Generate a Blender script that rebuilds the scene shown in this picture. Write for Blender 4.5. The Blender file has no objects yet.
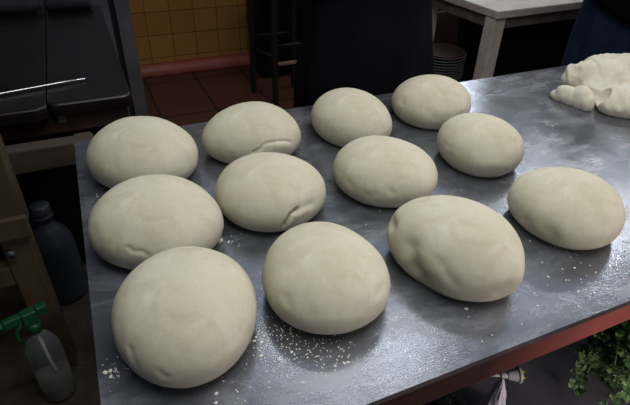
import bpy, bmesh, math, random
from mathutils import Vector, Matrix, noise

random.seed(7)
S = bpy.context.scene
C = S.collection
PI = math.pi

# ------------------------------------------------------------------ helpers
def lin(r, g, b):
    f = lambda v: (v / 12.92 if v <= 0.04045 else ((v + 0.055) / 1.055) ** 2.4)
    return (f(r / 255), f(g / 255), f(b / 255), 1.0)

def tag(o, label=None, cat=None, group=None, kind=None):
    if label: o['label'] = label
    if cat: o['category'] = cat
    if group: o['group'] = group
    if kind: o['kind'] = kind
    return o

def thing(name, label, cat, loc=(0, 0, 0), rotz=0.0, group=None):
    o = bpy.data.objects.new(name, None); C.objects.link(o)
    o.location = loc; o.rotation_euler = (0, 0, rotz); o.empty_display_size = 0.05
    return tag(o, label, cat, group)

def obj(name, bm, mats, parent=None, smooth=False, bevel=0.0, seg=2):
    me = bpy.data.meshes.new(name)
    bmesh.ops.recalc_face_normals(bm, faces=bm.faces)
    bm.to_mesh(me); bm.free()
    if not isinstance(mats, (list, tuple)): mats = [mats]
    for m in mats: me.materials.append(m)
    if smooth:
        for p in me.polygons: p.use_smooth = True
    o = bpy.data.objects.new(name, me); C.objects.link(o)
    if parent: o.parent = parent
    if bevel:
        md = o.modifiers.new('bevel', 'BEVEL'); md.width = bevel; md.segments = seg
        md.limit_method = 'ANGLE'; md.angle_limit = math.radians(40)
    return o

def NB(): return bmesh.new()

def box(bm, x0, x1, y0, y1, z0, z1, mat=None):
    r = bmesh.ops.create_cube(bm, size=1.0)
    M = Matrix.Translation(((x0+x1)/2, (y0+y1)/2, (z0+z1)/2)) @ Matrix.Diagonal((x1-x0, y1-y0, z1-z0, 1))
    if mat is not None: M = mat @ M
    bmesh.ops.transform(bm, matrix=M, verts=r['verts'])
    return bm

def boxo(name, m, parent, b, bevel=0.004, **k):
    return obj(name, box(NB(), *b), m, parent, bevel=bevel, **k)

def tube(bm, pts, rad, n=12, cap=True):
    pts = [Vector(p) for p in pts]
    rads = rad if isinstance(rad, (list, tuple)) else [rad] * len(pts)
    rings = []
    up = None
    for i, p in enumerate(pts):
        t = (pts[min(i+1, len(pts)-1)] - pts[max(i-1, 0)]).normalized()
        if up is None:
            up = Vector((0, 0, 1)) if abs(t.z) < .9 else Vector((1, 0, 0))
        u = t.cross(up)
        if u.length < 1e-5: u = t.orthogonal()
        u.normalize(); v = t.cross(u); up = -v
        up = u.cross(t)
        rings.append([bm.verts.new(p + rads[i]*(math.cos(2*PI*k/n)*u + math.sin(2*PI*k/n)*v)) for k in range(n)])
    for a, b in zip(rings, rings[1:]):
        for k in range(n):
            bm.faces.new((a[k], a[(k+1) % n], b[(k+1) % n], b[k]))
    if cap:
        bm.faces.new(rings[0]); bm.faces.new(list(reversed(rings[-1])))
    return bm

def lathe(bm, prof, n=32, c=(0, 0), mat=None):
    rings = []
    for r, z in prof:
        if r < 1e-6: rings.append([bm.verts.new((c[0], c[1], z))])
        else: rings.append([bm.verts.new((c[0]+r*math.cos(2*PI*k/n), c[1]+r*math.sin(2*PI*k/n), z)) for k in range(n)])
    for a, b in zip(rings, rings[1:]):
        if len(a) == 1 and len(b) == 1: continue
        for k in range(n):
            if len(a) == 1: bm.faces.new((a[0], b[k], b[(k+1) % n]))
            elif len(b) == 1: bm.faces.new((a[k], a[(k+1) % n], b[0]))
            else: bm.faces.new((a[k], a[(k+1) % n], b[(k+1) % n], b[k]))
    if mat is not None: bmesh.ops.transform(bm, matrix=mat, verts=bm.verts)
    return bm

def ellipsoid(bm, c, r, rot=0.0, sub=3):
    q = bmesh.ops.create_icosphere(bm, subdivisions=sub, radius=1.0)
    M = Matrix.Translation(c) @ Matrix.Rotation(rot, 4, 'Z') @ Matrix.Diagonal((r[0], r[1], r[2], 1))
    bmesh.ops.transform(bm, matrix=M, verts=q['verts'])
    return bm

def baked(bm, mods):
    """runs modifiers on a mesh and returns the result as a new bmesh"""
    me = bpy.data.meshes.new('tmp'); bm.to_mesh(me); bm.free()
    o = bpy.data.objects.new('tmp', me); C.objects.link(o)
    for kind, props in mods:
        md = o.modifiers.new(kind, kind)
        for k, v in props.items(): setattr(md, k, v)
    dg = bpy.context.evaluated_depsgraph_get(); dg.update()
    me2 = bpy.data.meshes.new_from_object(o.evaluated_get(dg))
    out = bmesh.new(); out.from_mesh(me2)
    bpy.data.objects.remove(o); bpy.data.meshes.remove(me); bpy.data.meshes.remove(me2)
    return out

# ------------------------------------------------------------------ materials
class Mat:
    def __init__(s, name, col, rough=0.6, metal=0.0, **k):
        s.m = bpy.data.materials.new(name); s.m.use_nodes = True
        s.t = s.m.node_tree; s.N = s.t.nodes; s.L = s.t.links
        s.b = s.N['Principled BSDF']
        s.b.inputs['Base Color'].default_value = col
        s.b.inputs['Roughness'].default_value = rough
        s.b.inputs['Metallic'].default_value = metal
        for kk, v in k.items(): s.b.inputs[kk.replace('_', ' ')].default_value = v
        s._co = None
    def co(s, scale=(1, 1, 1), rot=(0, 0, 0)):
        if s._co is None: s._co = s.N.new('ShaderNodeTexCoord').outputs['Object']
        mp = s.N.new('ShaderNodeMapping'); mp.inputs['Scale'].default_value = scale; mp.inputs['Rotation'].default_value = rot
        s.L.new(s._co, mp.inputs['Vector']); return mp.outputs['Vector']
    def noise(s, scale, detail=4, rough=.55, stretch=(1, 1, 1), rot=(0, 0, 0), dist=0.0):
        n = s.N.new('ShaderNodeTexNoise'); n.inputs['Scale'].default_value = scale
        n.inputs['Detail'].default_value = detail; n.inputs['Roughness'].default_value = rough
        n.inputs['Distortion'].default_value = dist
        s.L.new(s.co(stretch, rot), n.inputs['Vector']); return n.outputs['Fac']
    def ramp(s, src, stops):
        r = s.N.new('ShaderNodeValToRGB'); e = r.color_ramp.elements
        while len(e) < len(stops): e.new(0.5)
        for i, (p, c) in enumerate(stops):
            e[i].position = p; e[i].color = c if isinstance(c, tuple) else (c, c, c, 1)
        s.L.new(src, r.inputs['Fac']); return r.outputs['Color']
    def mix(s, fac, a, b, mode='MIX'):
        m = s.N.new('ShaderNodeMix'); m.data_type = 'RGBA'; m.blend_type = mode
        for i, v in ((0, fac), (6, a), (7, b)):
            if isinstance(v, (int, float)): m.inputs[i].default_value = v
            elif isinstance(v, tuple): m.inputs[i].default_value = v
            else: s.L.new(v, m.inputs[i])
        return m.outputs[2]
    def math(s, op, a, b=0.0):
        m = s.N.new('ShaderNodeMath'); m.operation = op
        for i, v in ((0, a), (1, b)):
            if isinstance(v, (int, float)): m.inputs[i].default_value = v
            else: s.L.new(v, m.inputs[i])
        return m.outputs[0]
    def set(s, inp, src): s.L.new(src, s.b.inputs[inp]); return s
    def bump(s, h, strength=.3, dist=.002):
        b = s.N.new('ShaderNodeBump'); b.inputs['Strength'].default_value = strength; b.inputs['Distance'].default_value = dist
        s.L.new(h, b.inputs['Height']); s.L.new(b.outputs['Normal'], s.b.inputs['Normal']); return s

def mottled(name, c1, c2, scale=8, rough=.6, metal=0, bump=.15, bd=.002, stretch=(1, 1, 1), **k):
    m = Mat(name, c1, rough, metal, **k)
    n = m.noise(scale, 6, .6, stretch)
    m.set('Base Color', m.ramp(n, [(.3, c1), (.7, c2)]))
    if bump: m.bump(n, bump, bd)
    return m.m

def mat_dough(name, base, pale, tint=None):
    m = Mat(name, base, .72)
    big = m.noise(7, 5, .6)
    col = m.mix(m.ramp(big, [(.35, 0.0), (.68, 1.0)]), base, pale)
    fl = m.noise(38, 6, .7, (1, 1, .6))
    col = m.mix(m.math('MULTIPLY', m.ramp(fl, [(.5, 0.0), (.8, 1.0)]), .35), col, lin(226, 222, 208))
    sp = m.noise(16, 4, .6, dist=.6)
    col = m.mix(m.math('MULTIPLY', m.ramp(sp, [(.52, 0.0), (.72, 1.0)]), .36), col, lin(158, 145, 116))
    m.set('Base Color', col)
    m.b.inputs['Subsurface Weight'].default_value = .08
    m.b.inputs['Subsurface Radius'].default_value = (.010, .007, .004)
    m.b.inputs['Subsurface Scale'].default_value = 1.0
    m.b.inputs['Specular IOR Level'].default_value = .25
    fine = m.noise(60, 5, .6)
    st = m.noise(20, 4, .6, (1, 1, 1.8), dist=.3)
    m.bump(m.math('ADD', m.math('MULTIPLY', fine, .5), m.math('MULTIPLY', st, .6)), .34, .003)
    return m.m

DOUGH = mat_dough('dough', lin(186, 182, 160), lin(206, 204, 189))
DOUGH_PALE = mat_dough('torn_dough', lin(206, 201, 184), lin(222, 218, 204))

def mat_steel_top():
    m = Mat('worn_steel_sheet', lin(112, 117, 126), .3, .85)
    cloud = m.noise(3.2, 6, .62, dist=.4)
    scr1 = m.noise(26, 5, .7, (1, 9, 1), (0, 0, .55))
    scr2 = m.noise(30, 5, .7, (8, 1, 1), (0, 0, .35))
    film = m.noise(5.5, 10, .74, (1, 2.2, 1), (0, 0, .5), dist=.5)
    c = m.ramp(cloud, [(.3, lin(112, 117, 127)), (.7, lin(142, 147, 158))])
    c = m.mix(m.math('MULTIPLY', m.ramp(scr1, [(.62, 0.0), (.78, 1.0)]), .35), c, lin(200, 203, 208))
    c = m.mix(m.math('MULTIPLY', m.ramp(scr2, [(.64, 0.0), (.8, 1.0)]), .3), c, lin(200, 203, 208))
    fm = m.ramp(film, [(.47, 0.0), (.76, 1.0)])
    c = m.mix(m.math('MULTIPLY', fm, .22), c, lin(182, 184, 188))
    m.set('Base Color', c)
    m.set('Metallic', m.math('SUBTRACT', .82, m.math('MULTIPLY', fm, .26)))
    r = m.math('ADD', m.math('MULTIPLY', cloud, .16), m.math('MULTIPLY', fm, .18))
    m.set('Roughness', m.math('ADD', r, .13))
    h = m.math('ADD', m.math('MULTIPLY', m.noise(12, 4, .6), .9), m.math('MULTIPLY', scr1, .15))
    h = m.math('ADD', h, m.math('MULTIPLY', m.noise(60, 3, .6), .10))
    m.bump(h, .17, .006)
    return m.m
STEEL_TOP = mat_steel_top()

def mat_tiles(name, c1, c2, grout, w, h, ox, oz, mortar, rough, rot=(PI/2, 0, 0), bump=.4, var=.5):
    m = Mat(name, c1, rough)
    if m._co is None: m._co = m.N.new('ShaderNodeTexCoord').outputs['Object']
    sep = m.N.new('ShaderNodeSeparateXYZ'); m.L.new(m._co, sep.inputs[0])
    cmb = m.N.new('ShaderNodeCombineXYZ')
    m.L.new(m.math('SUBTRACT', sep.outputs[0], ox), cmb.inputs[0])
    m.L.new(m.math('SUBTRACT', sep.outputs[2 if rot else 1], oz), cmb.inputs[1])
    b = m.N.new('ShaderNodeTexBrick'); b.offset = 0; b.squash = 1
    m.L.new(cmb.outputs[0], b.inputs['Vector'])
    b.inputs['Color1'].default_value = c1; b.inputs['Color2'].default_value = c2; b.inputs['Mortar'].default_value = grout
    b.inputs['Scale'].default_value = 1; b.inputs['Mortar Size'].default_value = mortar
    b.inputs['Mortar Smooth'].default_value = .3; b.inputs['Bias'].default_value = 0
    b.inputs['Brick Width'].default_value = w; b.inputs['Row Height'].default_value = h
    n = m.noise(6, 6, .65)
    col = m.mix(m.math('MULTIPLY', n, var), b.outputs['Color'], grout, 'MIX')
    if not rot:   # greasy grey-brown dirt and painted-in shade over the floor tiles beside the left counter
        g = m.math('ADD', sep.outputs[0], m.math('MULTIPLY', m.math('SUBTRACT', n, .5), .3))
        dirt_shade = m.ramp(m.noise(14, 7, .7), [(.35, lin(30, 26, 22)), (.75, lin(66, 60, 50))])
        col = m.mix(m.math('MULTIPLY', m.ramp(m.math('ADD', g, .5), [(.42, 1.0), (.62, 0.0)]), .95), col, dirt_shade)
    m.set('Base Color', col)
    inv = m.math('SUBTRACT', 1.0, b.outputs['Fac'])
    m.bump(m.math('ADD', inv, m.math('MULTIPLY', n, .3)), bump, .003)
    return m.m
WALL = mat_tiles('yellow_wall_tiles', lin(190, 138, 74), lin(174, 122, 62), lin(118, 84, 42), .182, .175, .25, -.05, .004, .35, var=.2)
FLOOR = mat_tiles('terracotta_floor_tiles', lin(92, 48, 33), lin(78, 40, 29), lin(34, 22, 18), .385, .64, .339, 3.262, .012, .6, rot=None, var=.45)
TERRA = mottled('terracotta_trim', lin(172, 88, 76), lin(142, 68, 58), 9, .45)
RED = None
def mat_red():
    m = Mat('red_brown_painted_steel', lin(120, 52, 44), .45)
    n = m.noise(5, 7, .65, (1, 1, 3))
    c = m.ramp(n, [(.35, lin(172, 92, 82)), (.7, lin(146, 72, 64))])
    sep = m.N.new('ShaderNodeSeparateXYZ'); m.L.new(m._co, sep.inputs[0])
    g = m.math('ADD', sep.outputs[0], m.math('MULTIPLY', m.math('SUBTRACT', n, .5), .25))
    k = m.ramp(g, [(.55, 1.0), (.80, 0.0)])          # shade painted into the colour, darkening the frame towards the left end
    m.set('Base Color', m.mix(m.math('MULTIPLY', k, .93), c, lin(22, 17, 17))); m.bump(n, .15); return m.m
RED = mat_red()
DARK_STEEL = mottled('dark_brushed_steel', lin(124, 128, 138), lin(98, 102, 112), 5, .38, .7, .05)
GUNMETAL = mottled('dull_grey_steel', lin(80, 84, 92), lin(60, 63, 70), 9, .5, .5, .1)
BLACK_IRON = mottled('greasy_black_iron', lin(26, 22, 20), lin(13, 11, 10), 6, .36, .2, .2)
BLACK = mottled('matt_black', lin(13, 13, 15), lin(8, 8, 10), 10, .6, 0, .05, Specular_IOR_Level=.12)
SEAM = Mat('black_gap', lin(6, 6, 7), .8).m
OLDWOOD = mottled('greasy_old_wood', lin(84, 70, 48), lin(46, 36, 25), 7, .7, 0, .4, .003, (1, 1, .25))
BEAMWOOD = mottled('grey_worn_wood', lin(68, 61, 50), lin(40, 32, 25), 7, .7, 0, .4, .003, (.3, 1, 1))
BROWNWOOD = mottled('dark_brown_wood', lin(62, 38, 25), lin(42, 26, 18), 8, .6, 0, .2, .002, (1, 1, .3))
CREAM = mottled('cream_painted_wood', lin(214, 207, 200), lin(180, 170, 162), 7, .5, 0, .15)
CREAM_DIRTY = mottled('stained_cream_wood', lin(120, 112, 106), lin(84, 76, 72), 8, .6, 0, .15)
NAVY = mottled('navy_black_cloth', lin(13, 14, 23), lin(8, 9, 16), 5, .85, 0, .3, .004, Specular_IOR_Level=.12)
DENIM = mottled('dark_blue_denim', lin(36, 54, 82), lin(21, 31, 50), 5, .85, 0, .3, .004, Specular_IOR_Level=.12)
BLACKCLOTH = mottled('black_cloth', lin(9, 9, 12), lin(6, 6, 9), 6, .9, 0, .3, .004, Specular_IOR_Level=.12)
SKIN = mottled('skin', lin(186, 140, 112), lin(172, 124, 98), 12, .5, 0, .05)
HAIR = mottled('dark_hair', lin(34, 24, 18), lin(20, 14, 11), 40, .5, 0, .3, .002, (1, 1, .2))
ROLL = mottled('dark_grey_cloth', lin(46, 48, 56), lin(34, 36, 43), 8, .85, 0, .3, .004)
PLATE = mottled('grey_glazed_plate', lin(104, 104, 106), lin(84, 84, 86), 9, .35, 0, .02)
WHITE_PLASTIC = mottled('white_plastic', lin(214, 214, 218), lin(196, 196, 202), 10, .4, 0, .02)
BRASS = Mat('brass', lin(196, 160, 84), .3, .9).m
PAPER = mottled('pale_lilac_white_bag', lin(236, 232, 246), lin(224, 220, 238), 9, .55, 0, .25, .004)
BAG = Mat('shiny_black_plastic', lin(10, 10, 12), .2).m
GREEN_PLASTIC = Mat('green_plastic', lin(10, 74, 42), .4).m
LEAF = mottled('parsley_leaf', lin(58, 100, 44), lin(128, 162, 108), 22, .45, 0, .1)
LEAF.node_tree.nodes['Principled BSDF'].inputs['Subsurface Weight'].default_value = .0
STEM = mottled('parsley_stem', lin(104, 136, 76), lin(84, 118, 60), 20, .5, 0, .05)
FLOUR = Mat('flour', lin(228, 226, 220), .95).m
ROD = Mat('polished_steel_rod', lin(200, 202, 206), .22, 1.0).m
TAGMAT = mottled('dull_metal_tag', lin(150, 150, 142), lin(120, 120, 114), 30, .5, .3, .05)
def mat_clear(name, col, rough=.2, trans=.85):
    m = Mat(name, col, rough, 0, Transmission_Weight=trans, IOR=1.2); return m.m
JUGMAT = mat_clear('cloudy_clear_plastic', lin(58, 64, 72), .4, .4)
CLEAR = mat_clear('clear_plastic', lin(205, 212, 214), .12, .9)
LIQUID = mat_clear('cloudy_liquid', lin(170, 168, 160), .2, .5)

# ------------------------------------------------------------------ setting
def struct(name, bm, m, **k):
    o = obj(name, bm, m, **k); o['kind'] = 'structure'; return o
struct('floor', box(NB(), -1.6, 5.2, -1.2, 4.3, -.1, 0), FLOOR)
struct('wall_back', box(NB(), -1.6, 5.2, 4.12, 4.3, 0, 2.9), WALL)
bm = NB()
pr = [(0, 0), (-.075, 0), (-.075, .015), (-.068, .045), (-.052, .068), (-.028, .082), (0, .086)]
prev = None
for X in [-1.6 + i*(6.8/24) for i in range(25)]:
    cur = [bm.verts.new((X, 4.12 + a, b)) for a, b in pr]
    if prev:
        for i in range(len(pr)-1): bm.faces.new((prev[i], prev[i+1], cur[i+1], cur[i]))
        bm.faces.new((prev[-1], prev[0], cur[0], cur[-1]))
    prev = cur
struct('baseboard_back', bm, TERRA, smooth=True)

# ------------------------------------------------------------------ main table
T = thing('work_table', 'long grey steel-topped work table with red-brown frame, carrying rows of round dough', 'table', (-.088, .346, 0))
L_, D_ = 2.35, .952      # length along x, depth along y (local origin at the front left corner)
def local_grid_top():
    bm = NB(); nx, ny = 118, 48
    V = {}
    for j in range(ny+1):
        for i in range(nx+1):
            x, y = L_*i/nx, D_*j/ny
            n = noise.noise((x*5, y*5, 3.1))*.0012 + noise.noise((x*14, y*14, 1.2))*.0004
            e = min(x, L_-x, y, D_-y)
            k = 1 - min(1, max(0, (.012-e)/.012))
            V[i, j] = bm.verts.new((x, y, .86 + min(0, n*min(1, e/.05)) ))
    for j in range(ny):
        for i in range(nx): bm.faces.new((V[i, j], V[i+1, j], V[i+1, j+1], V[i, j+1]))
    rim = [V[i, 0] for i in range(nx+1)] + [V[nx, j] for j in range(1, ny+1)] + [V[i, ny] for i in range(nx-1, -1, -1)] + [V[0, j] for j in range(ny-1, 0, -1)]
    low = [bm.verts.new((v.co.x, v.co.y, .848)) for v in rim]
    n = len(rim)
    edge = [bm.verts.new(v.co) for v in rim]
    for k in range(n): bm.faces.new((edge[k], low[k], low[(k+1) % n], edge[(k+1) % n]))
    bm.faces.new(list(reversed(low)))
    return bm
obj('table_top', local_grid_top(), STEEL_TOP, T, smooth=False)
for p in T.children[0].data.polygons: p.use_smooth = p.normal.z > .5
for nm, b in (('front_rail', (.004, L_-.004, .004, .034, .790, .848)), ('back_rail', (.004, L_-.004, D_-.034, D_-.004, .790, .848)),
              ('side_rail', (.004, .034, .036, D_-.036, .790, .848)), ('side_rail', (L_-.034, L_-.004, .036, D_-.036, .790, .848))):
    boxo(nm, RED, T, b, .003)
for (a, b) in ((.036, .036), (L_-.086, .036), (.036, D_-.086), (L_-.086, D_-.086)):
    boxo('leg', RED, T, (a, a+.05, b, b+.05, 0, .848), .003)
boxo('lower_shelf', mottled('dull_shelf_steel', lin(112, 112, 120), lin(86, 86, 94), 4, .55, .1, .05), T, (.02, L_-.02, .02, D_-.02, .325, .345), .004)
T.children[0]['label'] = 'scratched grey steel table top'

# ------------------------------------------------------------------ dough balls
def dough_profile():
    z0 = .36; pts = [(1-.20*(1-t)**2.2, z0*t) for t in [i/16 for i in range(16)]]
    for i in range(52):
        t = PI/2*i/52
        pts.append((math.cos(t)**.94, z0+(1-z0)*math.sin(t)**.98))
    return pts
PROF = dough_profile()
def seg_dist(p, a, b):
    ab = b-a; t = max(0, min(1, (p-a).dot(ab)/max(1e-9, ab.length_squared)))
    return (p-(a+t*ab)).length
KF = {11: 1.0, 10: .28, 9: .34, 2: .55, 6: .5, 5: .30}; KW = {2: .6, 6: .55, 11: 1.35, 5: .8}
def make_dough(name, par, feats, seed, label):
    cx, cy, a, b, rot, h, c3, s3 = par
    dx = {1: .0025, 5: .002, 2: .002}.get(seed, 0); cx -= dx; a += dx; b += dx*.6
    N = 240; bm = NB(); rings = []
    cr, sr = math.cos(rot), math.sin(rot)
    for r, z in PROF:
        ring = []
        for k in range(N):
            th = 2*PI*k/N; q = 1+c3*math.cos(3*th)+s3*math.sin(3*th)
            x, y = r*a*q*math.cos(th), r*b*q*math.sin(th)
            ring.append(bm.verts.new((cr*x-sr*y, sr*x+cr*y, z*h)))
        rings.append(ring)
    top = bm.verts.new((0, 0, h))
    for A, B in zip(rings, rings[1:]):
        for k in range(N): bm.faces.new((A[k], A[(k+1) % N], B[(k+1) % N], B[k]))
    for k in range(N): bm.faces.new((rings[-1][k], rings[-1][(k+1) % N], top))
    base = list(reversed(rings[0])); bm.faces.new(base)
    bm.normal_update()
    nor = {v: Vector((v.co.x/a**2, v.co.y/b**2, (v.co.z-.36*h)/(.64*h)**2)).normalized() for v in bm.verts}
    off = Vector((seed*7.3, seed*3.1, seed*1.7))
    fs = [(w, d, [Vector(p) for p in pts]) for w, d, pts in feats]
    new = {}
    for v in bm.verts:
        p = v.co; k = min(1.0, p.z/(.30*h))
        d = noise.noise(p*9+off)*.0018 + noise.noise(p*22+off)*.0008 + noise.noise(p*55+off)*.0003
        # shallow skin wrinkles pulled round the ball
        w = noise.noise(Vector((p.x*18, p.y*18, p.z*60))+off)
        d -= max(0, w-.25)*.0012*k
        d *= .35+.65*k
        for wd, dp, pts in fs:
            m = min(seg_dist(p, pts[i], pts[i+1]) for i in range(len(pts)-1)) if len(pts) > 1 else (p-pts[0]).length
            if m < 3*wd: d -= dp*KF.get(seed, .42)*math.exp(-(m/(wd*KW.get(seed, 1.1)))**2)
        q = p + nor[v]*d
        if p.z < .001: q.z = 0
        new[v] = q
    for v, q in new.items():
        v.co = q
        if v.co.z < 0: v.co.z = 0
    o = obj(name, bm, DOUGH, smooth=True)
    o.location = (cx, cy, .8602)
    return tag(o, label, 'dough', 'round dough balls resting on the steel table')
DOUGHS = [
    ([0.0631, 1.0877, 0.1242, 0.1153, -0.7821, 0.1217, 0.0169, 0.0082], [(0.01, 0.002, [(-0.0614, -0.0618, 0.097), (-0.0637, -0.0853, 0.0757), (-0.0615, -0.0958, 0.0571)]), (0.014, 0.0015, [(0.0496, -0.1106, 0.0571), (0.0885, -0.0879, 0.0571)])]),
    ([0.3291, 1.1014, 0.1058, 0.1209, 1.5134, 0.1127, 0.0237, -0.0385], [(0.0055, 0.009, [(-0.0282, -0.0977, 0.0468), (-0.0133, -0.1004, 0.0529), (0.0017, -0.0989, 0.0645), (0.0167, -0.0998, 0.0645), (0.032, -0.0989, 0.0645), (0.0556, -0.0958, 0.0588), (0.0638, -0.0943, 0.0529)]), (0.014, -0.005, [(0.0253, -0.1036, 0.0529), (0.0494, -0.1007, 0.0468)]), (0.008, 0.003, [(-0.0762, -0.0775, 0.0406), (-0.0751, -0.0764, 0.0284)])]),
    ([0.6009, 1.0944, 0.1257, 0.1025, 1.5881, 0.1125, -0.0068, -0.022], [(0.012, 0.002, [(-0.0937, -0.0497, 0.0467), (-0.0645, -0.0936, 0.0405)]), (0.01, 0.002, [(0.0085, -0.1202, 0.0644), (0.0459, -0.1087, 0.0644)])]),
    ([0.8692, 1.1106, 0.1203, 0.111, 0.5736, 0.1114, 0.004, -0.0084], [(0.009, 0.006, [(-0.1074, -0.0091, 0.0693), (-0.1103, -0.0163, 0.0638)]), (0.014, 0.004, [(-0.089, -0.0654, 0.0693), (-0.0745, -0.0896, 0.0581), (-0.0643, -0.1002, 0.0463)]), (0.01, -0.003, [(-0.0484, -0.1016, 0.0638), (0.0016, -0.1106, 0.0581), (0.031, -0.1036, 0.0581)])]),
    ([0.0487, 0.8161, 0.1223, 0.1122, -0.7132, 0.1177, 0.0217, 0.0], [(0.005, 0.007, [(-0.0571, -0.089, 0.0674), (-0.0518, -0.0948, 0.0614), (-0.0379, -0.1012, 0.0614), (-0.0314, -0.1055, 0.0552)]), (0.012, -0.004, [(-0.0697, -0.0805, 0.0674), (-0.0616, -0.0824, 0.0732)]), (0.012, 0.002, [(-0.1057, -0.0245, 0.0732), (-0.1035, -0.0395, 0.0674)])]),
    ([0.2817, 0.8426, 0.1163, 0.11, -0.7066, 0.1082, 0.004, 0.0135], [(0.007, 0.018000000000000002, [(-0.01, -0.1092, 0.0273), (-0.0028, -0.1113, 0.039), (0.0045, -0.11, 0.0508), (0.0186, -0.1072, 0.0564)]), (0.015400000000000002, 0.0054, [(0.0186, -0.1072, 0.0564), (0.0324, -0.1046, 0.0564), (0.0522, -0.0978, 0.0564)]), (0.014, -0.004, [(0.0191, -0.1101, 0.045), (0.0398, -0.1044, 0.0508)])]),
    ([0.545, 0.8237, 0.1045, 0.1169, 0.7049, 0.1097, -0.0071, 0.0109], [(0.006, 0.004, [(-0.0429, -0.0932, 0.0572), (-0.0371, -0.0979, 0.0515)]), (0.007, 0.004, [(-0.0802, -0.0682, 0.0395), (-0.0747, -0.0737, 0.0355), (-0.069, -0.0787, 0.0456)]), (0.008, 0.004, [(-0.1025, -0.0285, 0.0515), (-0.1007, -0.0358, 0.0456)]), (0.01, 0.002, [(-0.1069, 0.0005, 0.0572), (-0.1048, -0.0213, 0.0515)])]),
    ([0.8289, 0.847, 0.1111, 0.099, 1.5568, 0.1089, 0.0112, 0.0127], [(0.012, -0.004, [(-0.0623, -0.0884, 0.0453), (-0.0333, -0.1049, 0.0453), (-0.008, -0.1098, 0.0392)]), (0.01, 0.003, [(-0.0456, -0.0999, 0.0353), (-0.0143, -0.1087, 0.0314)])]),
    ([0.0505, 0.5673, 0.1233, 0.1076, 1.3731, 0.1222, -0.0097, -0.0015], [(0.006, 0.004, [(-0.0864, -0.0664, 0.07), (-0.0847, -0.0742, 0.0637), (-0.0827, -0.0824, 0.0508)]), (0.006, -0.003, [(-0.0917, -0.0614, 0.0637), (-0.0907, -0.0698, 0.0508)]), (0.005, 0.004, [(-0.0563, -0.1067, 0.0573), (-0.0508, -0.1116, 0.0508)]), (0.008, 0.002, [(-0.0289, -0.0635, 0.1097), (-0.0198, -0.0761, 0.106), (-0.0121, -0.0854, 0.1019)]), (0.008, 0.002, [(-0.0606, -0.0106, 0.1097), (-0.0316, -0.0243, 0.118), (-0.0065, -0.0326, 0.1199)]), (0.01, 0.0025, [(-0.0938, -0.0235, 0.0818), (-0.0951, -0.0466, 0.07)]), (0.008, -0.002, [(0.0438, -0.0123, 0.1157), (0.0532, -0.0066, 0.113)])]),
    ([0.2807, 0.5651, 0.1164, 0.1048, 1.5092, 0.1081, 0.018, -0.0023], [(0.007, 0.006, [(-0.0887, -0.05, 0.0672), (-0.0882, -0.058, 0.0619)]), (0.01, -0.003, [(-0.0963, -0.0458, 0.0564), (-0.0903, -0.0593, 0.0564)]), (0.006, 0.005, [(0.0421, -0.0958, 0.0672), (0.0536, -0.0897, 0.0672), (0.0643, -0.0818, 0.0672)]), (0.006, 0.003, [(0.0317, -0.0721, 0.0901), (0.0481, -0.07, 0.0861)]), (0.007, 0.003, [(-0.0003, -0.1069, 0.0619), (0.0122, -0.1065, 0.0619)]), (0.01, 0.002, [(-0.0689, -0.0778, 0.0672), (-0.0619, -0.0907, 0.0564)])]),
    ([0.5279, 0.5421, 0.1051, 0.126, 0.3923, 0.1234, 0.0219, -0.0114], [(0.009, 0.007, [(-0.0857, 0.0861, 0.0644), (-0.0938, 0.0655, 0.0707)]), (0.014, 0.009, [(-0.0998, -0.0006, 0.0707), (-0.1018, -0.0162, 0.0513), (-0.0995, -0.0239, 0.0355), (-0.0925, -0.0383, 0.0267)]), (0.012, 0.004, [(-0.0895, -0.0455, 0.0267), (-0.0793, -0.0574, 0.0178)]), (0.022, -0.007, [(0.0144, -0.123, 0.0579), (0.028, -0.1208, 0.0579)]), (0.01, 0.006, [(0.0003, -0.1245, 0.0444), (0.0074, -0.1245, 0.0513)]), (0.007, 0.002, [(-0.0781, -0.0565, 0.0767), (-0.0741, -0.0731, 0.0644), (-0.066, -0.0879, 0.0513)]), (0.008, 0.002, [(-0.023, -0.0306, 0.1192), (-0.0074, -0.0416, 0.1192)]), (0.013, 0.009, [(-0.0995, -0.0239, 0.0355), (-0.0925, -0.0383, 0.0267), (-0.0985, -0.042300000000000004, 0.0)])]),
    ([0.8236, 0.5654, 0.1123, 0.1096, 1.4789, 0.1072, -0.0164, 0.0187], [(0.011, 0.006, [(-0.1068, -0.0045, 0.0347), (-0.1049, -0.0115, 0.027)]), (0.012, 0.006, [(-0.0953, -0.0531, 0.0386), (-0.0916, -0.0593, 0.0309)]), (0.01, 0.0025, [(-0.1023, 0.0385, 0.0445), (-0.1066, 0.0171, 0.0386)]), (0.009, 0.002, [(-0.0296, -0.1015, 0.0667), (-0.0029, -0.1046, 0.0667)])]),
]
DLAB = [
 'smooth dough ball at the back left table corner, nearest the dark iron counter',
 'dough ball with a curved folded flap low in front, second in back row',
 'smooth pale dough ball in the back row right in front of the navy apron',
 'dough ball with pinkish right side, last in back row, nearest the plate stack',
 'wide dough ball at left table edge with a short low crease, middle row',
 'dough ball with deep diagonal crease and notch at lower right, second in middle row',
 'oval dough ball with small pits low in front, third in the middle row',
 'smooth pinkish dough ball, last in the middle row, nearest the torn dough',
 'largest dough ball, tall and faintly wrinkled, at the front left table corner',
 'round dough ball with lower-left dimple, front row, behind the spilled flour',
 'broad lopsided dough ball with dented left flank, third in the front row',
 'oval dough ball with grey dents low left, front row, above the red rail',
]
for i, (par, feats) in enumerate(DOUGHS):
    make_dough('dough_ball', par, feats, i+1, DLAB[i])

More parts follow.
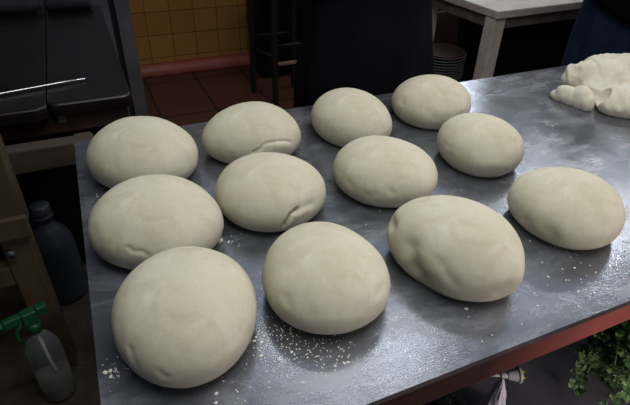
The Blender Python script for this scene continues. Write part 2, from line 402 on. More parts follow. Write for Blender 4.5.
# ------------------------------------------------------------------ torn dough
def lumpy(ells, voxel, amp, seed, wr=0.0, rot=.5, scoops=(), smooth=4):
    bm = NB()
    for c, r, ro in ells: ellipsoid(bm, c, r, ro)
    bm = baked(bm, [('REMESH', dict(mode='VOXEL', voxel_size=voxel)), ('SMOOTH', dict(factor=.5, iterations=smooth))])
    bm.normal_update()
    off = Vector((seed, seed*2, seed*3)); ca, sa = math.cos(rot), math.sin(rot)
    nn = {v: v.normal.copy() for v in bm.verts}
    for v in bm.verts:
        p = v.co
        d = noise.noise(p*16+off)*amp + noise.noise(p*40+off)*amp*.4
        if wr:
            u = Vector(((ca*p.x+sa*p.y)*9, (-sa*p.x+ca*p.y)*48, p.z*20))
            d += (.45-abs(noise.noise(u+off))*1.6 + .35*noise.noise(u*2.3+off))*wr*max(0, min(1, (p.z-.87)/.03))
        v.co = p + nn[v]*d
        for c, R in scoops:
            q = v.co-Vector(c)
            if q.length < R: v.co = Vector(c)+q.normalized()*R*(1+.06*noise.noise(p*40))
    for v in bm.verts: v.co.z = max(.8605, v.co.z)
    return bm
td = obj('torn_dough', lumpy([((1.64, 1.05, .892), (.24, .16, .064), 0), ((1.47, .925, .886), (.115, .076, .052), -.12), ((1.62, .915, .886), (.20, .110, .056), .1),
     ((1.455, 1.105, .897), (.065, .06, .055), 0), ((1.56, 1.08, .912), (.13, .11, .052), .2), ((1.43, 1.02, .875), (.06, .06, .035), 0)], .0048, .0035, 3.3, .0065, .9, (((1.352, .992, .925), .062), ((1.385, 1.10, .955), .040))), DOUGH_PALE, smooth=True)
tag(td, 'big white torn dough mass with stringy wrinkled top, far right of the table', 'dough')
ts = obj('dough_scrap', lumpy([((1.345, 1.002, .884), (.027, .042, .040), .1), ((1.337, 1.032, .880), (.026, .050, .032), .2), ((1.330, 1.062, .870), (.020, .036, .018), .2), ((1.345, .978, .882), (.022, .026, .030), 0)], .0026, .0065, 5.4, smooth=1), DOUGH_PALE, smooth=True)
tag(ts, 'small ragged lump of dough lying against the left side of the big torn dough mass', 'dough')

# flour and crumbs
bm = NB(); rnd = random.Random(3)
spots = [(.160, .505, .040, 130), (.195, .470, .032, 90), (.245, .43, .030, 60), (-.066, .535, .018, 60), (.155, .765, .02, 24), (.10, .43, .06, 40), (.02, .99, .03, 14), (-.055, 1.0, .02, 10),
         (.70, .44, .08, 30), (.78, .43, .05, 24), (.45, .72, .06, 12), (.40, .40, .12, 40)]
def near_dough(x, y):
    for par, _ in DOUGHS:
        if math.hypot(x-par[0], y-par[1]) < .088: return True
    return False
for cx, cy, s, n in spots:
    for _ in range(n):
        x, y = rnd.gauss(cx, s), rnd.gauss(cy, s*.6)
        if near_dough(x, y) or y < .36 or x < -.08: continue
        r = rnd.uniform(.0005, .0016) * (2.0 if rnd.random() < .12 else 1)
        k = rnd.randint(5, 7); a0 = rnd.random()*6
        ring = [bm.verts.new((x+r*rnd.uniform(.6, 1.3)*math.cos(a0+2*PI*i/k), y+r*rnd.uniform(.6, 1.3)*math.sin(a0+2*PI*i/k), .8603)) for i in range(k)]
        c = bm.verts.new((x, y, .8603+r*.5))
        for i in range(k): bm.faces.new((ring[i], ring[(i+1) % k], c))
o = obj('flour', bm, FLOUR); tag(o, 'white flour dusted over the steel table between the front dough balls', 'flour', kind='stuff')
for i, (x, y, r, lb) in enumerate(((.152, .764, .0065, 'small white dough crumb by the right foot of a dough ball near the left edge'),)):
    bm = NB(); ellipsoid(bm, (0, 0, r*.6), (r, r*.8, r*.7), .4, 2)
    for v in bm.verts: v.co += v.co.normalized()*noise.noise(v.co*300)*r*.3; v.co.z = max(0, v.co.z)
    o = obj('dough_crumb', bm, DOUGH_PALE, smooth=True); o.location = (x, y, .8602); tag(o, lb, 'crumb')

# ------------------------------------------------------------------ dark iron counter on the left
T2 = thing('iron_counter', 'dark greasy iron-topped counter in two panels left of the steel table', 'counter', (0, 0, 0))
def panel(x0, x1, y0, y1, nick):
    # plate with a rolled-down front lip and a rounded right corner
    bm = NB(); n = 30; m = 16
    prof = [(0, 0), (.002, .004), (.006, .008), (.012, .010)]
    cols = []
    for i in range(n+1):
        x = x0+(x1-x0)*i/n
        e = min(x-x0, x1-x)
        pull = 0.0
        if e < .03: pull = .03-math.sqrt(max(0, .03**2-(.03-e)**2))
        pull *= (.6 if nick == 'both' else 1.0)
        col = [bm.verts.new((x, y0+pull, .822)), bm.verts.new((x, y0+pull, .842))]
        for a, b in prof[1:]: col.append(bm.verts.new((x, y0+pull+a, .850+b)))
        for j in range(1, m+1): col.append(bm.verts.new((x, y0+pull+.012+(y1-y0-pull-.012)*j/m, .860 + noise.noise((x*4, j*.5, 2))*.0015)))
        col.append(bm.verts.new((x, y1, .822)))
        cols.append(col)
    for a, b in zip(cols, cols[1:]):
        for j in range(len(a)-1): bm.faces.new((a[j], b[j], b[j+1], a[j+1]))
        bm.faces.new((a[-1], b[-1], b[0], a[0]))
    bm.faces.new(cols[0]); bm.faces.new(list(reversed(cols[-1])))
    return bm
obj('top_panel', panel(-.900, -.153, 1.552, 2.74, 'both'), BLACK_IRON, T2, smooth=False, bevel=.002)
obj('top_panel', panel(-.1505, .086, 1.570, 2.74, 'both'), BLACK_IRON, T2, smooth=False, bevel=.002)
boxo('apron', BROWNWOOD, T2, (-.88, .07, 1.60, 1.625, .755, .820), .003)
for a, b in ((-.012, 1.63), (-.86, 1.63), (-.012, 2.66), (-.86, 2.66)):
    boxo('leg', BROWNWOOD, T2, (a, a+.045, b, b+.045, 0, .820), .004)
boxo('shade_panel', BLACK, T2, (-.86, .03, 1.90, 1.92, .0, .815), .002)  # added black sheet that makes the shaded void under the counter
tg = boxo('metal_tag', TAGMAT, T2, (-.135, -.112, 1.595, 1.600, .790, .818), .001); tg['label'] = 'small dull metal tag'
bm = NB()
tube(bm, [(-.46, 1.647, .868), (-.28, 1.690, .868), (-.12, 1.722, .868), (-.034, 1.738, .8665)], [.0042, .0042, .004, .003], 10)
tag(obj('steel_rod', bm, ROD, smooth=True), 'thin shiny steel rod lying across the dark iron counter', 'rod')
def roll(x0, x1, y, r, seed):
    bm = NB(); pts = []; rad = []
    for i in range(25):
        t = i/24; x = x0+(x1-x0)*t
        e = min(t, 1-t)
        pts.append((x, y+noise.noise((x*6, seed, 0))*.006, .862+r)); rad.append(r*(1+.06*noise.noise((x*14, seed, 5)))*(min(1, .55+e*12)))
    return tube(bm, pts, rad, 20)
tag(obj('cloth_roll', roll(-.88, -.166, 2.70, .034, 1), ROLL, smooth=True), 'dark rolled cloth lying at the back of the left panel of the iron counter', 'cloth')
tag(obj('cloth_roll', roll(-.148, .050, 2.70, .036, 4), ROLL, smooth=True), 'short dark rolled cloth at the back of the right panel of the iron counter', 'cloth')

# steel cabinet behind it
K = thing('steel_cabinet', 'tall grey steel cabinet standing behind the dark iron counter', 'cabinet', (0, 0, 0))
boxo('body', GUNMETAL, K, (-.90, .223, 2.80, 3.40, .02, 1.95), .004)
boxo('door', DARK_STEEL, K, (-.895, .128, 2.775, 2.80, .06, 1.92), .004)
boxo('door_post', DARK_STEEL, K, (.152, .223, 2.772, 2.80, .06, 1.92), .004)
boxo('door_gap', SEAM, K, (.129, .151, 2.790, 2.801, .06, 1.92), .001)
hb = NB(); tube(hb, [(.098, 2.774, 1.12), (.098, 2.745, 1.14), (.098, 2.745, 1.40), (.098, 2.774, 1.42)], .008, 10)
obj('handle', hb, DARK_STEEL, K, smooth=True)
for x in (-.85, .15):
    for y in (2.84, 3.3): boxo('foot', BLACK, K, (x, x+.05, y, y+.05, 0, .022), .002)

# wooden stand by the left table edge
W = thing('wooden_stand', 'old greasy wooden stand with a post and a crossbeam, left of the steel table', 'stand', (0, 0, 0))
boxo('post', OLDWOOD, W, (-.346, -.270, 1.35, 1.42, 0, .60), .006)
boxo('upper_post', OLDWOOD, W, (-.430, -.262, 1.345, 1.425, .60, .885), .006)
boxo('post', OLDWOOD, W, (-.100, -.050, 1.476, 1.53, 0, .780), .006)
boxo('crossbeam', BEAMWOOD, W, (-.430, -.045, 1.4255, 1.475, .728, .800), .005)['label'] = 'grey worn crossbeam'
boxo('stretcher', OLDWOOD, W, (-.350, -.256, 1.325, 1.345, .585, .652), .004)
bb = NB(); tube(bb, [(-.325, 1.335, .535), (-.325, 1.328, .535)], .012, 14)
obj('bolt', bb, GUNMETAL, W, smooth=True)
boxo('post', OLDWOOD, W, (-.85, -.78, 1.345, 1.425, 0, .875), .006)
boxo('lower_rail', OLDWOOD, W, (-.78, -.346, 1.36, 1.41, .40, .47), .005)

# plastic jug
J = thing('water_jug', 'large cloudy clear plastic water jug standing on the floor behind the wooden post', 'jug', (-.285, 1.745, 0))
pf = [(0, .003), (.066, .0), (.076, .006)]
for i in range(9):
    z = .02+i*.024; pf += [(.079, z), (.076, z+.012)]
pf += [(.078, .245), (.074, .275), (.060, .310), (.042, .332), (.034, .340)]
obj('body', lathe(NB(), pf + [(.032, .342), (.030, .356), (0, .356)]), JUGMAT, J, smooth=True)
obj('neck', lathe(NB(), [(.031, .356), (.031, .375), (.036, .378), (.036, .384), (.030, .386), (.030, .392), (0, .392)]), JUGMAT, J, smooth=True)
obj('cap', lathe(NB(), [(.031, .392), (.033, .396), (.033, .425), (.030, .430), (0, .430)]), GUNMETAL, J, smooth=True)

# spray bottle
B = thing('spray_bottle', 'clear plastic spray bottle with a green trigger head in the dark left of the table', 'bottle', (-.325, 1.265, 0), .30)
B.scale = (1.12, 1.12, 1.18)
obj('body', lathe(NB(), [(0, 0), (.040, 0), (.045, .006), (.045, .17), (.042, .195), (.030, .222), (.016, .240), (.014, .252), (0, .252)]), CLEAR, B, smooth=True)
obj('liquid', lathe(NB(), [(0, .004), (.040, .006), (.0425, .012), (.0425, .095), (0, .095)]), LIQUID, B, smooth=True)
obj('collar', lathe(NB(), [(0, .252), (.019, .252), (.019, .274), (.014, .278), (0, .278)]), GREEN_PLASTIC, B, smooth=True)
sp = NB(); box(sp, -.020, .016, -.014, .014, .278, .318); box(sp, -.062, -.020, -.010, .010, .292, .318); box(sp, .016, .044, -.012, .012, .296, .320)
obj('spray_head', sp, GREEN_PLASTIC, B, bevel=.004)
nz = NB(); tube(nz, [(-.062, 0, .305), (-.078, 0, .305)], .010, 12); obj('nozzle', nz, GREEN_PLASTIC, B, smooth=True)
tr = NB(); tube(tr, [(-.022, 0, .292), (-.040, 0, .272), (-.044, 0, .245), (-.038, 0, .225)], .0055, 8); obj('trigger', tr, GREEN_PLASTIC, B, smooth=True)
dt = NB(); tube(dt, [(.0, 0, .250), (.004, 0, .13), (.012, 0, .02)], .003, 8); obj('dip_tube', dt, WHITE_PLASTIC, B, smooth=True)

# ------------------------------------------------------------------ dark stool
Q = thing('tall_stool', 'tall dark metal stool with thin legs and rungs against the tiled wall', 'stool', (1.06, 3.20, 0))
IR = mottled('dark_painted_iron', lin(40, 40, 44), lin(28, 28, 31), 12, .45, .4, .05)
for a, b in ((.0, .27), (.075, 0), (.320, .27), (.395, 0)):
    boxo('leg', IR, Q, (a-.017, a+.017, b-.017, b+.017, 0, .80), .002)
for nm, p0, p1 in (('rung', (.0, .27, .34), (.075, 0, .34)), ('rung', (.075, 0, .42), (.395, 0, .42)), ('rung', (.0, .27, .42), (.320, .27, .42)), ('rung', (.320, .27, .34), (.395, 0, .34))):
    b = NB(); tube(b, [p0, p1], .011, 8); obj(nm, b, IR, Q, smooth=True)
boxo('foot_bar', mottled('pale_worn_board', lin(150, 126, 110), lin(110, 90, 78), 9, .6), Q, (.093, .377, -.020, .012, .288, .306), .003)
bb = NB()
for v in ((-.04, .30), (.04, -.03), (.43, -.03), (.35, .30)): bb.verts.new((v[0], v[1], .80))
f = bb.faces.new(bb.verts); r = bmesh.ops.extrude_face_region(bb, geom=[f])
for v in r['geom']:
    if isinstance(v, bmesh.types.BMVert): v.co.z += .03
obj('seat', bb, IR, Q, bevel=.005)

# black cabinet along the wall, behind the stool and bench
G = thing('black_cabinet', 'long black cabinet standing in deep shadow against the tiled wall', 'cabinet', (0, 0, 0))
boxo('body', BLACK, G, (1.215, 4.9, 3.72, 4.04, .0, 1.95), .004)
for i in range(4):
    x = 1.225+i*.92
    d = boxo('door', BLACK, G, (x, x+.90, 3.70, 3.72, .05, 1.92), .004)
    h = NB(); tube(h, [(x+.84, 3.698, 1.0), (x+.84, 3.675, 1.02), (x+.84, 3.675, 1.18), (x+.84, 3.698, 1.20)], .007, 8); obj('handle', h, IR, d, smooth=True)

# ------------------------------------------------------------------ cream bench, plates, box behind
Bn = thing('cream_bench', 'worn cream painted bench with thick legs behind the right half of the steel table', 'bench', (1.992, 2.125, .026), math.radians(2.5))
boxo('bench_top', CREAM, Bn, (-.004, 1.13, -.012, .655, .765, .808), .006)
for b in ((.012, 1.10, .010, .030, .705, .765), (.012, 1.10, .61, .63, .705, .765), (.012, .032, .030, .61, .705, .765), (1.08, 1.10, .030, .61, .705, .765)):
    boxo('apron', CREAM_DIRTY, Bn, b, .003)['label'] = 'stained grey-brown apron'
for a, b in ((.0, .003), (1.03, .003), (.0, .565), (1.03, .565)):
    boxo('leg', CREAM, Bn, (a, a+.080, b, b+.075, -.026, .765), .005)
BX = thing('dark_box_appliance', 'black boxy appliance in shadow under the cream bench', 'appliance', (0, 0, 0))
boxo('body', BLACK, BX, (2.22, 2.90, 2.30, 2.64, .02, .680), .01)
boxo('front_panel', BLACK, BX, (2.24, 2.88, 2.288, 2.30, .06, .65), .004)
for x in (2.25, 2.83):
    for y in (2.33, 2.6): boxo('foot', BLACK, BX, (x, x+.04, y, y+.04, 0, .022), .002)
bk = obj('wooden_board', box(NB(), -.13, .13, -.012, .012, 0, .58), BROWNWOOD, bevel=.02, seg=4)
bk.location = (2.42, 3.02, 0); bk.rotation_euler = (math.radians(-9), 0, 0)
tag(bk, 'dark brown wooden board standing upright in shadow behind the cream bench leg', 'board')
CR = thing('low_crate', 'low dark crate holding the stack of plates', 'crate', (1.925, 2.44, 0))
for z in (.01, .13, .25):
    boxo('side_slat', BLACK, CR, (-.16, .16, -.16, -.145, z, z+.09), .003); boxo('side_slat', BLACK, CR, (-.16, .16, .145, .16, z, z+.09), .003)
    boxo('end_slat', BLACK, CR, (-.16, -.145, -.145, .145, z, z+.09), .003); boxo('end_slat', BLACK, CR, (.145, .16, -.145, .145, z, z+.09), .003)
for a in (-.145, .115):
    for b in (-.145, .115): boxo('corner_post', BLACK, CR, (a, a+.03, b, b+.03, 0, .36), .002)
boxo('lid', BLACK, CR, (-.165, .165, -.165, .165, .36, .38), .003)
def plate_bm(): return lathe(NB(), [(0, .004), (.070, .004), (.078, .0), (.085, .0), (.095, .006), (.136, .016), (.139, .0185), (.136, .0205), (.090, .0105), (.075, .008), (0, .008)], 48)
p0 = obj('plate', plate_bm(), PLATE, smooth=True)
ORD = ['lowest', 'second from the bottom', 'third from the bottom', 'fourth from the bottom', 'middle', 'fourth from the top', 'third from the top', 'second from the top', 'topmost grey']
for i in range(9):
    o = p0 if i == 0 else p0.copy()
    if i: C.objects.link(o)
    o.location = (1.925+rnd.uniform(-.003, .003), 2.43+rnd.uniform(-.003, .003), .3805+i*.0165); o.rotation_euler = (0, 0, rnd.random()*6)
    pos = ORD[i]
    tag(o, f'grey-rimmed round plate, {pos} in the stack left of the cream bench leg', 'plate', 'grey plates stacked beside the bench leg')
bw = obj('round_wooden_board', lathe(NB(), [(0, 0), (.128, 0), (.132, .003), (.132, .009), (.128, .012), (0, .012)], 48), BROWNWOOD, smooth=False)
bw.location = (1.925, 2.43, .3805+8*.0165+.0215); tag(bw, 'round brown wooden board lying on top of the stack of plates', 'board')

# ------------------------------------------------------------------ people
def skin_mesh(V, E, root=0, sub=2):
    """V: list of (co, radius)"""
    bm = NB(); lay = bm.verts.layers.skin.verify(); vs = []
    for i, (co, r) in enumerate(V):
        v = bm.verts.new(co); d = v[lay]
        d.radius = r if isinstance(r, tuple) else (r, r); d.use_root = (i == root); vs.append(v)
    for a, b in E: bm.edges.new((vs[a], vs[b]))
    return baked(bm, [('SKIN', dict(use_smooth_shade=True, branch_smoothing=.6)), ('SUBSURF', dict(levels=sub, render_levels=sub))])
def append(dst, src):
    me = bpy.data.meshes.new('t'); src.to_mesh(me); src.free(); dst.from_mesh(me); bpy.data.meshes.remove(me)

EYE = Mat('eye', lin(60, 44, 34), .1).m
def person(label, loc, rotz, lower, upper, apron_mat, hair_len, extra=None, flare=1.0):
    P = thing('person', label, 'person', loc, rotz)
    def arm(s):
        return [(s*.175, .01, 1.415), (s*.262, .055, 1.165), (s*.085, -.215, 1.235)]
    # --- body
    V = [((0, 0, .95), (.150, .115)), ((0, .0, 1.10), (.130, .10)), ((0, .01, 1.28), (.150, .11)), ((0, .015, 1.42), (.115, .08)), ((0, .005, 1.51), .050), ((0, -.01, 1.58), .052)]
    E = [(0, 1), (1, 2), (2, 3), (3, 4), (4, 5)]
    for s in (-1, 1):
        n = len(V); sh, el, wr = arm(s)
        V += [(sh, .056), (el, .041), (((el[0]+wr[0])/2, (el[1]+wr[1])/2, (el[2]+wr[2])/2), .038), (wr, .026), ((s*.045, -.250, 1.245), (.034, .022))]
        E += [(3, n), (n, n+1), (n+1, n+2), (n+2, n+3), (n+3, n+4)]
        n = len(V)
        V += [((s*.105, .0, .86), .088), ((s*.110, -.012, .66), .075), ((s*.112, -.015, .49), .056), ((s*.112, .008, .34), .055), ((s*.112, .022, .10), .038), ((s*.118, -.05, .045), .040), ((s*.125, -.14, .032), .032)]
        E += [(0, n)] + [(n+i, n+i+1) for i in range(6)]
    body = skin_mesh(V, E)
    for s in (-1, 1):   # five separate fingers and a thumb on each hand, loosely curled, one hand over the other
        dz = .012*s
        for k in range(4):
            z = 1.272-k*.019+dz; ln = (.9, 1.0, .94, .76)[k]; x0 = s*.030; y0 = -.262
            pts = [((x0+s*.02, y0+.008, z), .0095), ((x0-s*.018*ln, y0-.016, z-.002), .0090), ((x0-s*.045*ln, y0-.022, z-.005), .0084), ((x0-s*.064*ln, y0-.014, z-.008), .0074)]
            append(body, skin_mesh(pts, [(0, 1), (1, 2), (2, 3)]))
        pts = [((s*.060, -.245, 1.262+dz), .012), ((s*.045, -.252, 1.292+dz), .0105), ((s*.022, -.262, 1.306+dz), .0095), ((s*.004, -.266, 1.308+dz), .008)]
        append(body, skin_mesh(pts, [(0, 1), (1, 2), (2, 3)]))
    hd = NB(); ellipsoid(hd, (0, -.012, 1.655), (.073, .092, .112), 0, 4)
    for v in hd.verts:
        x, y, z = v.co
        if y < 0:
            v.co.x *= 1-.28*max(0, min(1, (1.64-z)/.1))                        # jaw
            for ex in (-.03, .03): v.co.y += .010*math.exp(-(((x-ex)/.014)**2+((z-1.662)/.011)**2))
            v.co.y -= .012*math.exp(-((x/.03)**2+((z-1.685)/.012)**2))*.5       # brow
            v.co.y -= .007*math.exp(-((x/.022)**2+((z-1.603)/.007)**2))         # lips
            v.co.y -= .009*math.exp(-((x/.018)**2+((z-1.562)/.012)**2))         # chin
    append(body, hd)
    nb = NB(); ellipsoid(nb, (0, -.110, 1.632), (.013, .016, .012), 0, 3); ellipsoid(nb, (0, -.101, 1.648), (.008, .012, .022), 0, 3)
    for s in (-1, 1): ellipsoid(nb, (s*.073, .0, 1.650), (.009, .018, .030), s*.25, 3)
    append(body, nb)
    bme = bpy.data.meshes.new('t2'); body.to_mesh(bme); body.free(); b2 = bmesh.new(); b2.from_mesh(bme); bpy.data.meshes.remove(bme)
    b2 = baked(b2, [('REMESH', dict(mode='VOXEL', voxel_size=.0062)), ('SMOOTH', dict(factor=.5, iterations=2))])
    bo = obj('body', b2, SKIN, P, smooth=True)
    for s in (-1, 1):
        ey = NB(); ellipsoid(ey, (s*.030, -.086, 1.662), (.0115, .0115, .0115), 0, 2)
        obj('eye', ey, EYE, P, smooth=True)
    # --- hair
    hb = NB(); ellipsoid(hb, (0, .006, 1.675), (.082, .098, .108), 0, 4)
    dele = [f for f in hb.faces if (f.calc_center_median().y < -.035 and f.calc_center_median().z < 1.715) or f.calc_center_median().z < hair_len]
    bmesh.ops.delete(hb, geom=dele, context='FACES')
    ho = obj('hair', hb, HAIR, P, smooth=True); md = ho.modifiers.new('s', 'SOLIDIFY'); md.thickness = .012
    # --- trousers, shirt, shoes
    tv = [((0, .0, 1.0), (.172, .135)), ((0, 0, .92), (.178, .140))]; te = [(0, 1)]
    for s in (-1, 1):
        n = len(tv); tv += [((s*.105, 0, .84), .112), ((s*.112, -.012, .64), .096), ((s*.114, -.012, .46), .080), ((s*.114, .01, .30), .076), ((s*.114, .02, .09), .070)]
        te += [(1, n), (n, n+1), (n+1, n+2), (n+2, n+3), (n+3, n+4)]
    obj('trousers', skin_mesh(tv, te), lower, P, smooth=True)
    sv = [((0, 0, .985), (.182, .146)), ((0, 0, 1.10), (.160, .128)), ((0, .01, 1.28), (.172, .130)), ((0, .015, 1.43), (.125, .092)), ((0, .006, 1.495), .062)]; se = [(0, 1), (1, 2), (2, 3), (3, 4)]
    for s in (-1, 1):
        n = len(sv); sh, el, wr = arm(s)
        m2 = tuple(el[i]+(wr[i]-el[i])*.8 for i in range(3))
        sv += [(sh, .074), (el, .058), (m2, .046)]; se += [(3, n), (n, n+1), (n+1, n+2)]
    obj('shirt', skin_mesh(sv, se), upper, P, smooth=True)
    for s in (-1, 1):
        sb = NB(); ellipsoid(sb, (s*.12, -.05, .035), (.055, .150, .052), s*.05, 3)
        for v in sb.verts:
            v.co.z = max(0.001, v.co.z)
            if v.co.y > 0: v.co.z *= 1.25
        obj('shoe', sb, BLACK, P, smooth=True)
    # --- long wrap apron with hanging folds
    ab = NB(); nz, na = 34, 90; g = []
    for j in range(nz+1):
        z = 1.20-(1.20-.40)*j/nz; row = []
        fl = j/nz
        for i in range(na+1):
            t = -PI/2 + (i/na-.5)*math.radians(305)
            w = 1+.06*fl*math.sin(t*9+1.3)+.03*fl*math.sin(t*17)+.012*noise.noise((t*3, z*5, loc[0]))
            a, b = (.196+flare*.060*min(1, fl*2.2))*w, (.160+flare*.035*min(1, fl*2.2))*w
            row.append(ab.verts.new((a*math.cos(t), b*math.sin(t), z)))
        g.append(row)
    for j in range(nz):
        for i in range(na): ab.faces.new((g[j][i], g[j][i+1], g[j+1][i+1], g[j+1][i]))
    ao = obj('apron', ab, apron_mat, P, smooth=True); md = ao.modifiers.new('s', 'SOLIDIFY'); md.thickness = .003
    st = NB(); tube(st, [(.204*math.cos(t), .168*math.sin(t), 1.185+.004*math.sin(3*t)) for t in [2*PI*i/48 for i in range(49)]], .009, 8, cap=False)
    obj('apron_tie', st, apron_mat, ao, smooth=True)
    if extra: extra(P)
    return P

person('person in a long navy-black apron standing behind the table, seen from the waist down', (.885, 1.535, 0), 0, BLACKCLOTH, NAVY, NAVY, 1.60)
def black_wrap(P):
    # black cloth hanging diagonally over the apron
    bm = NB(); g = []
    for j in range(13):
        row = []
        for i in range(61):
            u = i/60; t = -PI/2 + (u-.5)*math.radians(250)
            low = 1.02-.30*min(1, max(0, u-.12)*1.5) ; top = 1.20
            z = top-(top-low)*j/12
            w = 1+.02*noise.noise((t*3, z*6, 9))+.012*j/12
            row.append(bm.verts.new((.240*w*math.cos(t), .195*w*math.sin(t), z)))
        g.append(row)
    for j in range(12):
        for i in range(60): bm.faces.new((g[j][i], g[j][i+1], g[j+1][i+1], g[j+1][i]))
    o = obj('shirt_tail', bm, BLACKCLOTH, P, smooth=True); md = o.modifiers.new('s', 'SOLIDIFY'); md.thickness = .004
person('person in dark blue denim apron and loose black top behind the torn dough', (2.285, 1.62, 0), -.1, DENIM, BLACKCLOTH, DENIM, 1.56, black_wrap, .45)

# ------------------------------------------------------------------ under the table, front right
PB = thing('parsley_bunch', 'bunch of fresh green parsley on the shelf under the front right of the table', 'herb', (1.15, .50, .345))
sb, lb = NB(), NB(); rp = random.Random(11)
def leaflet(bm, p, d, size, up):
    d = d.normalized(); s = d.cross(up).normalized()
    for ang, sc in ((-.9, .75), (0, 1), (.9, .75)):
        dd = (d*math.cos(ang)+s*math.sin(ang)); ss = dd.cross(up).normalized(); L = size*sc
        pts = [p, p+dd*L*.35+ss*L*.30, p+dd*L*.62+ss*L*.18, p+dd*L*.72+ss*L*.34, p+dd*L*1.0+up*L*.1, p+dd*L*.72-ss*L*.34, p+dd*L*.62-ss*L*.18, p+dd*L*.35-ss*L*.30]
        vs = [bm.verts.new(q+Vector((rp.uniform(-.001, .001),)*3)) for q in pts]
        bm.faces.new((vs[0], vs[1], vs[2], vs[6], vs[7])); bm.faces.new((vs[2], vs[3], vs[4], vs[5], vs[6]))
for i in range(95):
    root = Vector((rp.uniform(.06, .14), rp.uniform(.02, .10), .02+rp.uniform(0, .05)))
    tip = Vector((rp.gauss(-.03, .10), rp.gauss(-.045, .065), abs(rp.gauss(.07, .055))+.012))
    tip.x = max(-.215, min(.28, tip.x)); tip.y = max(-.135, tip.y)
    mid = (root+tip)/2 + Vector((0, 0, .05+rp.uniform(0, .05)))
    pts = []
    for k in range(7):
        t = k/6; pts.append(root*(1-t)**2+mid*2*t*(1-t)+tip*t*t)
    tube(sb, pts, [.0016]*7, 5)
    for k in range(3, 7):
        for _ in range(3 if k == 6 else 2):
            d = Vector((rp.gauss(0, 1), rp.gauss(-.5, 1), rp.gauss(.1, .6)))
            u = Vector((rp.gauss(0, .5), rp.gauss(-.4, .5), 1)).normalized()
            leaflet(lb, pts[k], d, rp.uniform(.014, .030), u)
for bm in (sb, lb):
    for v in bm.verts: v.co.z = max(.002, v.co.z)
obj('stems', sb, STEM, PB, smooth=True); lo = obj('leaves', lb, LEAF, PB); lo['kind'] = 'stuff'

def bag(h, r, seed, sharp=1.0, amp=.018):
    bm = NB(); n = 48; m = 22; rings = []
    for j in range(m+1):
        t = j/m; rr = r*(1-t**sharp)**.8 if t < 1 else 0
        if j == m: rings.append([bm.verts.new((0, 0, h))]); continue
        ring = []
        for i in range(n):
            a = 2*PI*i/n
            q = rr*(1+.16*noise.noise((math.cos(a)*2.2, math.sin(a)*2.2, seed+t*1.2))) + amp*noise.noise((math.cos(a)*5, math.sin(a)*5, seed*2+t*4))*min(1, (1-t)*3)
            ring.append(bm.verts.new((q*math.cos(a), q*math.sin(a), h*t)))
        rings.append(ring)
    for a, b in zip(rings, rings[1:]):
        for i in range(n):
            if len(b) == 1: bm.faces.new((a[i], a[(i+1) % n], b[0]))
            else: bm.faces.new((a[i], a[(i+1) % n], b[(i+1) % n], b[i]))
    bm.faces.new(list(reversed(rings[0])))
    return bm
wb = obj('white_bag', bag(.140, .036, 2.0, .95, .006), PAPER, smooth=True); wb.location = (.722, .492, .3455)
tag(wb, 'crumpled pale white bag with a pointed top below the table, left of the plug', 'bag')
kb = obj('black_plastic_bag', bag(.15, .14, 5.0, 2.2, .03), BAG, smooth=True); kb.location = (.52, .55, .3455)
tag(kb, 'shiny black plastic bag on the shelf below the front rail of the table', 'bag')
# plug lying on its cable
PG = thing('power_plug', 'white electric plug with brass pins lying beside the white bag under the table', 'plug', (.800, .527, .412))
AX = Matrix.Rotation(math.radians(-20), 4, 'Z') @ Matrix.Rotation(PI/2, 4, 'Y') @ Matrix.Rotation(math.radians(50), 4, 'Z')
obj('plug_body', lathe(NB(), [(0, -.028), (.007, -.028), (.0075, -.012), (.010, -.011), (.0165, .012), (.0165, .014), (0, .014)], 28, mat=AX), WHITE_PLASTIC, PG, smooth=False, bevel=.0012)
obj('flange', lathe(NB(), [(0, .014), (.019, .014), (.0205, .016), (.0205, .021), (.019, .0225), (0, .0225)], 28, mat=AX), WHITE_PLASTIC, PG, bevel=.001)
for s in (-1, 1):
    pb = NB(); tube(pb, [AX @ Vector((0, s*.0075, .022)), AX @ Vector((0, s*.0075, .040))], .0023, 10); obj('pin', pb, BRASS, PG, smooth=True)
cb = NB(); e = AX @ Vector((0, 0, -.027)); tube(cb, [e, e+Vector((-.02, .012, -.004)), e+Vector((-.05, .05, -.03)), e+Vector((-.04, .11, -.052)), e+Vector((.03, .16, -.056))], .0034, 8)
obj('cable', cb, WHITE_PLASTIC, PG, smooth=True)

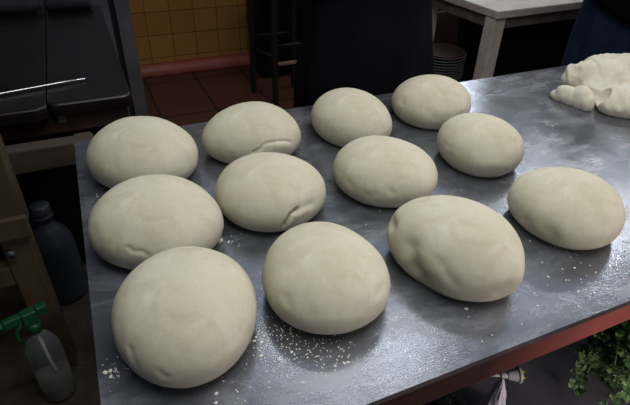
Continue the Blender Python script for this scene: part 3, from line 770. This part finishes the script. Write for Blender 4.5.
# ------------------------------------------------------------------ lights, world, camera
def area(name, loc, target, sx, sy, power, col, spread=180):
    l = bpy.data.lights.new(name, 'AREA'); l.shape = 'RECTANGLE'; l.size = sx; l.size_y = sy; l.energy = power; l.color = col
    l.spread = math.radians(spread)
    o = bpy.data.objects.new(name, l); C.objects.link(o); o.location = loc
    o.rotation_euler = (Vector(target)-Vector(loc)).to_track_quat('-Z', 'Y').to_euler(); return o
area('overhead_fill', (3.2, 2.75, 2.85), (3.2, 2.75, 0), 5.6, 2.5, 32, (.84, .92, 1), 180)  # added overhead fill for the table's bluish reflections, not a real panel
area('ceiling_lamp', (.60, .42, 2.75), (.50, .70, .86), 1.7, 1.0, 21, (1, .965, .91), 130)
area('ceiling_tube', (1.10, 1.78, 2.70), (.6, .9, .86), 1.0, .08, 2.2, (1, .98, .95), 130)
area('ceiling_tube', (3.35, 2.25, 2.70), (1.0, .7, .86), 1.0, .12, 5.5, (1, .97, .93), 130)
area('high_back_light', (2.2, 4.05, 2.25), (.9, 1.0, .86), 2.4, .6, 22, (.88, .94, 1), 140)
area('low_fill_light', (1.15, -.55, .80), (.85, .42, .45), .4, .4, 5, (1, .86, .80), 150)  # added fill light to brighten rail, shelf and parsley, no real lamp there
area('pink_side_lamp', (2.6, .75, 1.5), (.9, .9, .9), .5, .3, 1.6, (1, .58, .52), 120)
w = bpy.data.worlds.new('world'); S.world = w; w.use_nodes = True
bg = w.node_tree.nodes['Background']; bg.inputs[0].default_value = (.62, .74, 1, 1); bg.inputs[1].default_value = .05

cam = bpy.data.cameras.new('camera'); co = bpy.data.objects.new('camera', cam); C.objects.link(co)
cam.sensor_width = 36; cam.lens = 505.304/630*36; cam.clip_start = .02
R = Matrix(((.91541, .20983, -.34352), (-.40186, .5259, -.74963), (.02336, .82426, .56573)))
co.matrix_world = Matrix.Translation((0, 0, 1.48)) @ R.to_4x4()
S.camera = co
S.view_settings.view_transform = 'Standard'; S.view_settings.look = 'None'
S.view_settings.exposure = -0.18; S.view_settings.gamma = 1
S.cycles.use_denoising = True
